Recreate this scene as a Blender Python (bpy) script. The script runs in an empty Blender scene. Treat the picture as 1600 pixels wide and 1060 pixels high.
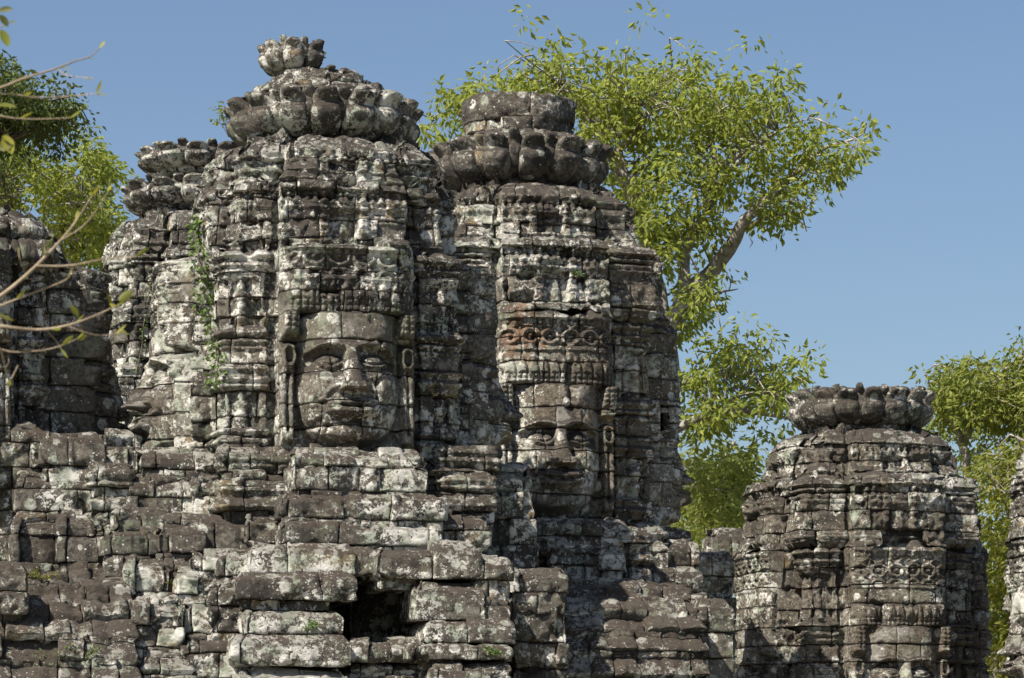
import bpy, math, random
import numpy as np
from mathutils import Vector

# ------------------------------------------------------------------ camera, sky, sun, exposure
D0, ZC, HPX = 45.0, 1.6, 1200.0          # camera distance to the near tower, eye height, horizon row
SC = bpy.context.scene
COL = SC.collection
cam_d = bpy.data.cameras.new('camera')
cam = bpy.data.objects.new('camera', cam_d)
COL.objects.link(cam)
cam.location = (0, -D0, ZC)
cam.rotation_euler = (math.radians(90), 0, 0)
cam_d.sensor_width = 36.0
cam_d.lens = 36.0 * D0 / 16.0
cam_d.shift_y = (HPX - 530.0) / 1600.0
cam_d.clip_start, cam_d.clip_end = 0.5, 5000.0
cam_d.dof.use_dof = True
cam_d.dof.focus_distance = 43.5
cam_d.dof.aperture_fstop = 9.0
SC.camera = cam

SUN_EL, SUN_AZ = 52.0, 44.0              # azimuth: degrees to the left of the camera, seen from the scene
ce, se = math.cos(math.radians(SUN_EL)), math.sin(math.radians(SUN_EL))
SUN = Vector((-math.sin(math.radians(SUN_AZ)) * ce, -math.cos(math.radians(SUN_AZ)) * ce, se))
w = bpy.data.worlds.new('World')
SC.world = w
w.use_nodes = True
wn = w.node_tree
sky = wn.nodes.new('ShaderNodeTexSky')
sky.sky_type = 'NISHITA'
sky.sun_disc = False
sky.sun_elevation = math.radians(SUN_EL)
sky.sun_rotation = math.atan2(SUN.x, SUN.y)
sky.air_density, sky.dust_density, sky.ozone_density = 1.0, 1.8, 3.4
bg = wn.nodes['Background']
wn.links.new(sky.outputs[0], bg.inputs[0])
bg.inputs[1].default_value = 0.069
sl = bpy.data.lights.new('sun', 'SUN')
sl.energy = 5.0
sl.angle = math.radians(0.5)
sl.color = (1.0, 0.93, 0.82)
so = bpy.data.objects.new('sun', sl)
COL.objects.link(so)
so.rotation_euler = SUN.to_track_quat('Z', 'Y').to_euler()
SC.view_settings.view_transform = 'Standard'
SC.view_settings.look = 'None'
SC.view_settings.exposure = 0.84
SC.view_settings.gamma = 1.0

# ------------------------------------------------------------------ helpers
def P(px, py, Y):
    """a pixel of the 1600 x 1060 photograph at depth Y -> a point in the place"""
    k = (D0 + Y) / D0
    return np.array([(px - 800) / 100 * k, Y, ZC + (HPX - py) / 100 * k])

def _h(ix, iy, iz, seed):
    with np.errstate(over='ignore'):
        h = (ix.astype(np.uint32) * np.uint32(374761393)) ^ (iy.astype(np.uint32) * np.uint32(668265263)) \
            ^ (iz.astype(np.uint32) * np.uint32(2147483647 - 1274126177)) ^ np.uint32((seed * 974711 + 12345) & 0xffffffff)
        h = (h ^ (h >> np.uint32(13))) * np.uint32(1274126177)
        h = (h ^ (h >> np.uint32(16))) * np.uint32(2246822519)
        h ^= h >> np.uint32(15)
    return (h & np.uint32(0xffffff)).astype(np.float64) / 0xffffff

def vnoise(p, seed=0):
    i = np.floor(p).astype(np.int64)
    f = p - i
    f = f * f * f * (f * (f * 6 - 15) + 10)
    x, y, z = i[:, 0], i[:, 1], i[:, 2]
    def c(a, b, d): return _h(x + a, y + b, z + d, seed)
    fx, fy, fz = f[:, 0], f[:, 1], f[:, 2]
    a0 = (c(0,0,0) * (1-fx) + c(1,0,0) * fx) * (1-fy) + (c(0,1,0) * (1-fx) + c(1,1,0) * fx) * fy
    a1 = (c(0,0,1) * (1-fx) + c(1,0,1) * fx) * (1-fy) + (c(0,1,1) * (1-fx) + c(1,1,1) * fx) * fy
    return (a0 * (1-fz) + a1 * fz) * 2 - 1

def fbm(p, octaves=3, seed=0, gain=0.5):
    s, a = 0, 1.0
    for k in range(octaves):
        s = s + a * vnoise(p * 2 ** k, seed + k * 17)
        a *= gain
    return s

def sst(a, b, x):
    t = np.clip((x - a) / (b - a), 0, 1)
    return t * t * (3 - 2 * t)

def mesh_obj(name, V, Fq, mat, parent=None, Ft=None, attrs=None, smooth=True):
    V = np.asarray(V, dtype=np.float32)
    Fq = np.asarray(Fq, dtype=np.int32).reshape(-1, 4)
    Ft = np.zeros((0, 3), np.int32) if Ft is None else np.asarray(Ft, dtype=np.int32).reshape(-1, 3)
    me = bpy.data.meshes.new(name)
    base = np.zeros(3, np.float32)
    if parent is not None:
        q = parent
        while q is not None:
            base += np.array(q.location, dtype=np.float32)
            q = q.parent
    V = V - base
    nq, nt = len(Fq), len(Ft)
    me.vertices.add(len(V))
    me.vertices.foreach_set('co', V.ravel())
    me.loops.add(nq * 4 + nt * 3)
    me.loops.foreach_set('vertex_index', np.concatenate([Fq.ravel(), Ft.ravel()]).astype(np.int32))
    me.polygons.add(nq + nt)
    st = np.concatenate([np.arange(nq) * 4, nq * 4 + np.arange(nt) * 3]).astype(np.int32)
    me.polygons.foreach_set('loop_start', st)
    me.polygons.foreach_set('use_smooth', np.full(nq + nt, smooth, dtype=bool))
    if attrs:
        for k, a in attrs.items():
            at = me.attributes.new(k, 'FLOAT', 'POINT')
            at.data.foreach_set('value', np.asarray(a, dtype=np.float32))
    me.update(calc_edges=True)
    me.validate()
    me.materials.append(mat)
    o = bpy.data.objects.new(name, me)
    COL.objects.link(o)
    if parent is not None:
        o.parent = parent
    return o

def thing(name, label, cat, loc=(0, 0, 0), group=None):
    o = bpy.data.objects.new(name, None)
    o.empty_display_size = 0.3
    COL.objects.link(o)
    o.location = tuple(float(v) for v in loc)
    o['label'], o['category'] = label, cat
    if group: o['group'] = group
    return o

def tag(o, label, cat, group=None, kind=None):
    if label: o['label'] = label
    if cat: o['category'] = cat
    if group: o['group'] = group
    if kind: o['kind'] = kind
    return o

# ------------------------------------------------------------------ materials
class NT:
    def __init__(s, name):
        s.m = bpy.data.materials.new(name)
        s.m.use_nodes = True
        s.t = s.m.node_tree
        s.b = s.t.nodes['Principled BSDF']
        s.out = s.t.nodes['Material Output']
    def n(s, typ, **kw):
        nd = s.t.nodes.new(typ)
        for k, v in kw.items(): setattr(nd, k, v)
        return nd
    def put(s, sock, v):
        if v is None: return
        if hasattr(v, 'is_linked') or hasattr(v, 'links'): s.t.links.new(v, sock)
        else: sock.default_value = v
    def noise(s, vec, scale, detail=4, rough=0.6, dist=0.0):
        nd = s.n('ShaderNodeTexNoise')
        s.put(nd.inputs['Vector'], vec)
        nd.inputs['Scale'].default_value = scale
        nd.inputs['Detail'].default_value = detail
        nd.inputs['Roughness'].default_value = rough
        nd.inputs['Distortion'].default_value = dist
        return nd.outputs['Fac']
    def math(s, op, a, b=None, c=None, clamp=False):
        nd = s.n('ShaderNodeMath', operation=op, use_clamp=clamp)
        for i, v in enumerate((a, b, c)):
            if v is not None: s.put(nd.inputs[i], v)
        return nd.outputs[0]
    def ramp(s, v, a, b):
        nd = s.n('ShaderNodeMapRange', interpolation_type='SMOOTHSTEP')
        s.put(nd.inputs['Value'], v)
        nd.inputs['From Min'].default_value = a
        nd.inputs['From Max'].default_value = b
        return nd.outputs[0]
    def mix(s, f, a, b):
        nd = s.n('ShaderNodeMix', data_type='RGBA')
        s.put(nd.inputs[0], f)
        s.put(nd.inputs[6], a if not isinstance(a, tuple) else (*a, 1))
        s.put(nd.inputs[7], b if not isinstance(b, tuple) else (*b, 1))
        return nd.outputs[2]

def stone_material(name, lichen=0.0, crust=0.0, brown=0.0, warm=0.0, rust=None, black=0.0, filmk=0.0, runs=0.8):
    """weathered grey-brown sandstone with a dark crust, white and greenish lichen"""
    k = NT(name)
    geo = k.n('ShaderNodeNewGeometry')
    pos, nor = geo.outputs['Position'], geo.outputs['Normal']
    at = k.n('ShaderNodeAttribute', attribute_name='blk').outputs['Fac']
    sep = k.n('ShaderNodeSeparateXYZ'); k.put(sep.inputs[0], nor)
    nz = sep.outputs[2]
    big = k.noise(pos, 0.55, 3, 0.55)
    mid = k.noise(pos, 2.3, 5, 0.62, 0.4)
    spl = k.noise(pos, 8.5, 7, 0.70, 0.3)
    fine = k.noise(pos, 24.0, 5, 0.7)
    grit = k.noise(pos, 85.0, 3, 0.6)
    # vertical run-off streaks
    mp = k.n('ShaderNodeMapping'); k.put(mp.inputs['Vector'], pos); mp.inputs['Scale'].default_value = (5.5, 5.5, 0.5)
    streak = k.noise(mp.outputs[0], 1.0, 4, 0.6)
    base = k.mix(at, (0.090 + warm * .035, 0.079 + warm * .018, 0.064), (0.215 + warm * .05, 0.188 + warm * .03, 0.148 + warm * .01))
    mot = k.noise(pos, 15.0, 8, 0.72, 0.2)
    base = k.mix(k.math('MULTIPLY', k.ramp(mot, 0.56, 0.40), 0.75), base, (0.055, 0.047, 0.039))
    base = k.mix(k.math('MULTIPLY', k.ramp(fine, 0.50, 0.68), 0.45), base, (0.27, 0.25, 0.215))
    film = k.ramp(k.math('ADD', k.math('MULTIPLY', k.noise(pos, 1.7, 6, 0.65), 0.7), k.math('MULTIPLY', mot, 0.3)), 0.47, 0.60)
    base = k.mix(k.math('MULTIPLY', film, 0.30 + filmk), base, (0.285, 0.27, 0.24))
    blkf = k.math('ADD', k.math('MULTIPLY', k.noise(pos, 1.1, 7, 0.66, 0.5), 0.65), k.math('MULTIPLY', k.noise(pos, 11.0, 6, 0.7), 0.35))
    base = k.mix(k.math('MULTIPLY', k.ramp(blkf, 0.485 - black, 0.565 - black), 0.82), base, (0.042, 0.037, 0.032))
    # ochre freshly broken stone on a few blocks
    och = k.math('MULTIPLY', k.ramp(at, 0.90, 0.93), k.ramp(k.noise(pos, 3.0, 4), 0.42, 0.58))
    base = k.mix(k.math('MULTIPLY', och, 0.7), base, (0.26, 0.19, 0.10))
    # grey-green film
    grn = k.math('MULTIPLY', k.ramp(k.noise(pos, 0.9, 5, 0.65), 0.52, 0.66), k.ramp(spl, 0.40, 0.58))
    base = k.mix(k.math('MULTIPLY', grn, 0.65), base, (0.185, 0.215, 0.14))
    # dark streaks and crust on what looks up
    stk = k.math('MULTIPLY', k.ramp(streak, 0.50, 0.62), k.ramp(k.noise(pos, 0.7, 3), 0.40, 0.56))
    base = k.mix(k.math('MULTIPLY', stk, runs), base, (0.032, 0.029, 0.026))
    up = k.math('ADD', k.math('MULTIPLY', nz, 1.0), k.math('MULTIPLY', k.math('SUBTRACT', mid, 0.5), 0.9))
    up = k.ramp(up, 0.20 - crust * .2, 0.40 - crust * .2)
    # lichen crusts
    lm = k.math('ADD', k.math('MULTIPLY', spl, 0.62), k.math('MULTIPLY', k.noise(pos, 0.8, 4, 0.6), 0.42))
    lm = k.math('ADD', lm, k.math('MULTIPLY', k.math('SUBTRACT', at, 0.5), 0.09))
    lm = k.math('SUBTRACT', lm, k.math('MULTIPLY', k.math('SUBTRACT', fine, 0.5), 0.34))
    lm = k.math('SUBTRACT', lm, k.math('MULTIPLY', k.math('SUBTRACT', grit, 0.5), 0.16))
    lm = k.math('ADD', lm, k.math('MULTIPLY', k.math('SUBTRACT', k.noise(pos, 0.38, 4, 0.6), 0.5), 0.28))
    li = k.ramp(lm, 0.560 - lichen, 0.578 - lichen)
    vo = k.n('ShaderNodeTexVoronoi'); vo.inputs['Scale'].default_value = 13.0
    k.put(vo.inputs['Vector'], pos)
    sc = k.n('ShaderNodeSeparateColor'); k.put(sc.inputs[0], vo.outputs['Color'])
    sd = k.math('ADD', vo.outputs['Distance'], k.math('MULTIPLY', fine, 0.55))
    spots = k.math('MULTIPLY', k.math('SUBTRACT', 1.0, k.ramp(sd, 0.40, 0.47)), k.ramp(sc.outputs[0], 0.35, 0.40))
    spots = k.math('MULTIPLY', spots, k.ramp(k.noise(pos, 1.3, 3), 0.40, 0.55))
    v2 = k.n('ShaderNodeTexVoronoi'); v2.inputs['Scale'].default_value = 3.4
    k.put(v2.inputs['Vector'], pos)
    s2 = k.n('ShaderNodeSeparateColor'); k.put(s2.inputs[0], v2.outputs['Color'])
    ros = k.math('ADD', v2.outputs['Distance'], k.math('MULTIPLY', k.math('SUBTRACT', mot, 0.5), 0.5))
    ros = k.math('MULTIPLY', k.math('SUBTRACT', 1.0, k.ramp(ros, 0.27, 0.32)), k.ramp(s2.outputs[1], 0.55, 0.58))
    ros = k.math('MULTIPLY', ros, k.ramp(fine, 0.36, 0.50))
    spots = k.math('MAXIMUM', spots, ros)
    li = k.math('MAXIMUM', li, spots)
    up2 = k.math('MULTIPLY', up, 0.92)
    crc = k.mix(k.ramp(mot, .36, .62), (0.030, 0.026, 0.022), (0.062 + brown * .02, 0.053 + brown * .01, 0.045))
    crc = k.mix(0.5, crc, (0.044 + brown * .024, 0.036 + brown * .011, 0.030 + brown * .003))
    base = k.mix(up2, base, crc)
    li = k.math('MULTIPLY', li, k.math('SUBTRACT', 1.0, k.math('MULTIPLY', up, 0.62)))
    lc = k.mix(k.ramp(k.noise(pos, 3.1, 3), 0.42, 0.62), (0.70, 0.68, 0.62), (0.37, 0.40, 0.32))
    base = k.mix(k.math('MULTIPLY', li, 0.88), base, lc)
    if rust is not None:
        d = k.n('ShaderNodeVectorMath', operation='DISTANCE')
        k.put(d.inputs[0], pos); d.inputs[1].default_value = tuple(rust[:3])
        dd = k.math('ADD', d.outputs['Value'], k.math('MULTIPLY', k.math('SUBTRACT', k.noise(pos, 2.6, 5, .7), .5), 2.4))
        rm = k.math('SUBTRACT', 1.0, k.ramp(dd, rust[3] * .4, rust[3]))
        base = k.mix(k.math('MULTIPLY', k.math('MULTIPLY', rm, k.ramp(mot, .35, .6)), 0.7), base, (0.22, 0.11, 0.055))
    base = k.mix(k.math('MULTIPLY', k.ramp(grit, 0.58, 0.8), 0.35), base, (0.05, 0.045, 0.04))
    k.put(k.b.inputs['Base Color'], base)
    k.b.inputs['Roughness'].default_value = 0.93
    k.b.inputs['Specular IOR Level'].default_value = 0.25
    hgt = k.math('ADD', k.math('MULTIPLY', spl, 0.55), k.math('ADD', k.math('MULTIPLY', mot, 0.75), k.math('MULTIPLY', grit, 0.16)))
    hgt = k.math('ADD', hgt, k.math('MULTIPLY', li, 0.07))
    bp = k.n('ShaderNodeBump')
    bp.inputs['Strength'].default_value = 0.9
    bp.inputs['Distance'].default_value = 0.055
    k.put(bp.inputs['Height'], hgt)
    k.put(k.b.inputs['Normal'], bp.outputs[0])
    return k.m

def leaf_material(name, cols, trans=0.45):
    k = NT(name)
    at = k.n('ShaderNodeAttribute', attribute_name='blk').outputs['Fac']
    pos = k.n('ShaderNodeNewGeometry').outputs['Position']
    v = k.math('ADD', k.math('MULTIPLY', at, 0.75), k.math('MULTIPLY', k.noise(pos, 0.5, 3), 0.35))
    cr = k.n('ShaderNodeValToRGB')
    k.put(cr.inputs[0], v)
    el = cr.color_ramp.elements
    el[0].position, el[0].color = 0.15, (*cols[0], 1)
    el[1].position, el[1].color = 0.95, (*cols[-1], 1)
    for i, c in enumerate(cols[1:-1]):
        e = el.new(0.15 + 0.8 * (i + 1) / (len(cols) - 1)); e.color = (*c, 1)
    k.put(k.b.inputs['Base Color'], cr.outputs[0])
    k.b.inputs['Roughness'].default_value = 0.55
    k.b.inputs['Specular IOR Level'].default_value = 0.35
    tr = k.n('ShaderNodeBsdfTranslucent')
    tc = k.mix(0.35, cr.outputs[0], (cols[-1][0] * 1.3, cols[-1][1] * 1.3, cols[-1][2]))
    k.put(tr.inputs[0], tc)
    ms = k.n('ShaderNodeMixShader')
    ms.inputs[0].default_value = trans
    k.t.links.new(k.b.outputs[0], ms.inputs[1]); k.t.links.new(tr.outputs[0], ms.inputs[2])
    k.t.links.new(ms.outputs[0], k.out.inputs[0])
    return k.m

def bark_material(name, a, b):
    k = NT(name)
    pos = k.n('ShaderNodeNewGeometry').outputs['Position']
    f = k.ramp(k.noise(pos, 5.0, 6, 0.65), 0.35, 0.65)
    k.put(k.b.inputs['Base Color'], k.mix(f, a, b))
    k.b.inputs['Roughness'].default_value = 0.9
    bp = k.n('ShaderNodeBump'); bp.inputs['Strength'].default_value = 0.5; bp.inputs['Distance'].default_value = 0.03
    k.put(bp.inputs['Height'], k.noise(pos, 14.0, 5)); k.put(k.b.inputs['Normal'], bp.outputs[0])
    return k.m

M_STONE = stone_material('stone')
M_FACE = stone_material('face_stone', lichen=-.004, black=-.055, filmk=.35, warm=.2, runs=.35)
M_FACE2 = stone_material('pale_face_stone', lichen=-.006, black=-.12, filmk=.6, warm=.7, runs=.15)
M_ROOF = stone_material('roof_stone', lichen=-0.005, crust=0.7, brown=0.35)
M_LEDGE = stone_material('ledge_stone', lichen=0.02, crust=0.25, brown=0.4)
M_CROWN = stone_material('crown_stone', lichen=0.0, crust=0.1, brown=0.1, black=.01)
M_GROUND = NT('earth')
_p = M_GROUND.n('ShaderNodeNewGeometry').outputs['Position']
M_GROUND.put(M_GROUND.b.inputs['Base Color'], M_GROUND.mix(M_GROUND.ramp(M_GROUND.noise(_p, 0.6, 6), 0.4, 0.62), (0.16, 0.12, 0.08), (0.07, 0.09, 0.04)))
M_GROUND = M_GROUND.m

# ------------------------------------------------------------------ masonry: surfaces split into single rounded blocks
YAW = math.radians(13.0)
TV = np.array([math.cos(YAW), math.sin(YAW)])     # to the right along the fronts
NV = np.array([math.sin(YAW), -math.cos(YAW)])    # out of the fronts, towards the camera

class Surf:
    """plan (a list of points that depends on parameters) swept along a profile of stations"""
    def __init__(s, axis, plan, seg_len, stations, quad):
        s.axis, s.plan, s.quad = np.asarray(axis, float), plan, quad
        s.knots = np.concatenate([[0], np.cumsum(seg_len)])
        s.L = s.knots[-1] * (4 if quad else 1)
        s.keys = [k for k in stations[0] if k != 'j']
        s.st = {k: np.array([q[k] for q in stations], float) for k in s.keys}
        dz = np.diff(s.st['z']); dr = np.diff(s.st[s.keys[1]])
        s.w = np.concatenate([[0], np.cumsum(np.maximum(np.hypot(dz, dr), 0.02))])
        s.joint = [bool(q.get('j', 0)) for q in stations]
    def all_knots(s):
        if not s.quad: return s.knots
        one = s.knots[:-1]
        return np.concatenate([one + q * s.knots[-1] for q in range(4)] + [[s.L]])
    def local(s, S, W):
        par = {k: np.interp(W, s.w, s.st[k]) for k in s.keys}
        if s.quad:
            Sm = np.mod(S, s.L); q = np.floor(Sm / s.knots[-1]).astype(int) % 4; sq = Sm - q * s.knots[-1]
        else:
            q = np.zeros(len(S), int); sq = np.clip(S, 0, s.L)
        pts = s.plan(par)
        seg = np.clip(np.searchsorted(s.knots, sq, side='right') - 1, 0, len(s.knots) - 2)
        f = (sq - s.knots[seg]) / (s.knots[seg + 1] - s.knots[seg])
        PT = np.stack([np.stack([np.broadcast_to(c, S.shape) for c in p]) for p in pts])   # J,2,N
        idx = np.arange(len(S))
        a = PT[seg, :, idx]; b = PT[seg + 1, :, idx]
        tn = a + (b - a) * f[:, None]
        t, n = tn[:, 0].copy(), tn[:, 1].copy()
        for k in (1, 2, 3):
            m = q >= k
            t[m], n[m] = n[m].copy(), -t[m].copy()
        return t, n, par['z'], q, seg, tn
    def world(s, t, n, z):
        return np.stack([s.axis[0] + t * TV[0] + n * NV[0], s.axis[1] + t * TV[1] + n * NV[1], z], 1)
    def pos(s, S, W):
        t, n, z, *_ = s.local(S, W)
        return s.world(t, n, z)
    def normal(s, S, W, e=0.012):
        ds = s.pos(S + e, W) - s.pos(S - e, W)
        dw = s.pos(S, np.minimum(W + e, s.w[-1])) - s.pos(S, np.maximum(W - e, 0))
        N = np.cross(ds, dw)
        l = np.linalg.norm(N, axis=1, keepdims=True)
        return N / np.maximum(l, 1e-9)

def courses(surf, w0, w1, h, rng):
    """bed joints between two stations"""
    js = [wj for wj, j in zip(surf.w, surf.joint) if j and w0 - 1e-6 <= wj <= w1 + 1e-6]
    js = sorted(set([w0, w1] + js))
    out = [js[0]]
    for a, b in zip(js[:-1], js[1:]):
        k = max(1, int(round((b - a) / h)))
        cut = np.linspace(a, b, k + 1)
        cut[1:-1] += rng.uniform(-0.05, 0.05, k - 1)
        out += list(cut[1:])
    return out

class Blocks:
    """collects block patches of one surface, then places and displaces them together"""
    def __init__(s): s.S, s.W, s.E, s.B, s.O, s.TL, s.F, s.n, s.D = [], [], [], [], [], [], [], 0, []
    def add(s, surf, s0, s1, w0, w1, cell, rng, gap, sink=0.2, loose=1.0):
        def samples(a, b, kn, cell):
            g = min(gap * rng.uniform(0.5, 1.6), (b - a) * .1); r = min(0.022, (b - a) * .15)
            n = max(2, int(math.ceil((b - a) / cell)))
            inner = np.linspace(a + g + r, b - g - r, n + 1)
            kk = kn[(kn > a + g + r + .01) & (kn < b - g - r - .01)]
            inner = np.unique(np.round(np.concatenate([inner, kk - .006, kk + .006]), 4)) if len(kk) else inner
            return (np.concatenate([[a + g, a + g], inner, [b - g, b - g]]),
                    np.concatenate([[2, 1], np.zeros(len(inner)), [1, 2]]), np.concatenate([[0,0], np.minimum(inner - a, b - inner), [0,0]]))
        us, ue, ud = samples(s0, s1, surf._kn, cell)
        ws, we, wd = samples(w0, w1, surf.w, cell)
        S, W = np.meshgrid(us, ws); E = np.maximum(*np.meshgrid(ue, we)); Dm = np.minimum(*np.meshgrid(ud, wd))
        nu, nv = len(us), len(ws)
        i = np.arange(nu * nv).reshape(nv, nu)
        F = np.stack([i[:-1, :-1], i[:-1, 1:], i[1:, 1:], i[1:, :-1]], -1).reshape(-1, 4) + s.n
        off = rng.normal(0, 0.016) * loose
        if rng.random() < 0.10: off += rng.uniform(-0.07, 0.05) * loose
        ta, tb = rng.normal(0, 0.018, 2) * loose
        tilt = ta * (S - (s0 + s1) / 2) / max(s1 - s0, .1) + tb * (W - (w0 + w1) / 2) / max(w1 - w0, .1)
        s.S.append(S.ravel()); s.W.append(W.ravel()); s.E.append(E.ravel()); s.D.append(Dm.ravel())
        s.B.append(np.full(nu * nv, rng.random())); s.O.append((off + tilt).ravel()); s.F.append(F)
        s.n += nu * nv
    def run(s, surf, s0, s1, cs, cell, rng, blen=0.55, gap=0.008, miss=0.0, sink=0.2, loose=1.0, closed=False, fine=None):
        surf._kn = surf.all_knots()
        for w0, w1 in zip(cs[:-1], cs[1:]):
            cuts = [s0 if not closed else s0 + rng.uniform(0, blen)]
            end = s1 if not closed else cuts[0] + (s1 - s0)
            kn = surf._kn
            while True:
                nx = cuts[-1] + blen * rng.uniform(0.6, 1.55)
                if end - nx < blen * 0.5: cuts.append(end); break
                d = kn - np.mod(nx, surf.L if surf.quad else 1e9)
                j = np.argmin(np.abs(d))
                if abs(d[j]) < 0.09: nx += d[j] + (0.11 if d[j] < 0 else 0.11)
                if end - nx < blen * 0.3: cuts.append(end); break
                cuts.append(nx)
            for a, b in zip(cuts[:-1], cuts[1:]):
                if rng.random() < miss: continue
                c = cell
                if fine is not None: c = fine((a + b) / 2, cell)
                s.add(surf, a, b, w0, w1, c, rng, gap, sink, loose)
    def finish(s, surf, relief=None, rough=1.0, seed=1, sink=0.2, pil=0.016):
        S, W, E, B, O, D = (np.concatenate(q) for q in (s.S, s.W, s.E, s.B, s.O, s.D))
        base = surf.pos(S, W)
        Sj = S + 0.016 * fbm(base * 4.0, 2, seed + 3); Wj = np.clip(W + 0.016 * fbm(base * 4.0, 2, seed + 5), 0, surf.w[-1])
        t, n, z, q, seg, tn = surf.local(Sj, Wj)
        p = surf.world(t, n, z); N = surf.normal(Sj, Wj)
        d = O - pil * np.exp(-D / 0.035)
        d += rough * (0.016 * fbm(base * 2.2, 3, seed) + 0.012 * fbm(base * 9.0, 3, seed + 9))
        chip = np.clip(fbm(base * 3.3, 3, seed + 31) - 0.38, 0, 1) * np.exp(-D / 0.08)
        d -= 0.28 * rough * chip
        pits = np.clip(vnoise(base * 11.0, seed + 41) - 0.72, 0, 1)
        d -= 0.16 * rough * pits
        d = np.where(E >= 2, -sink, d)
        d = np.where(E == 1, d - 0.008, d)
        p = p + N * d[:, None]
        if relief is not None:
            p = p + relief(t, n, z, q, seg, tn, N, base, E)
        return p, np.concatenate(s.F), B

def core(surf, s0, s1, w0, w1, inset, step=0.25):
    us = np.unique(np.concatenate([np.linspace(s0, s1, max(3, int((s1 - s0) / step))), [k for k in surf.all_knots() if s0 < k < s1]]))
    ws = np.unique(np.concatenate([np.linspace(w0, w1, max(3, int((w1 - w0) / step))), [k for k in surf.w if w0 < k < w1]]))
    S, W = np.meshgrid(us, ws); S, W = S.ravel(), W.ravel()
    p = surf.pos(S, W) - surf.normal(S, W) * inset
    i = np.arange(len(S)).reshape(len(ws), len(us))
    F = np.stack([i[:-1, :-1], i[:-1, 1:], i[1:, 1:], i[1:, :-1]], -1).reshape(-1, 4)
    return p, F

def join(parts):
    V, F, A, n = [], [], [], 0
    for p in parts:
        v, f = p[0], p[1]
        V.append(v); F.append(f + n); A.append(p[2] if len(p) > 2 else np.full(len(v), .3)); n += len(v)
    return np.concatenate(V), np.concatenate(F), np.concatenate(A)

# ------------------------------------------------------------------ carved face: height over the panel plane
def g(x, c, s): return np.exp(-((x - c) / s) ** 2)

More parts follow.
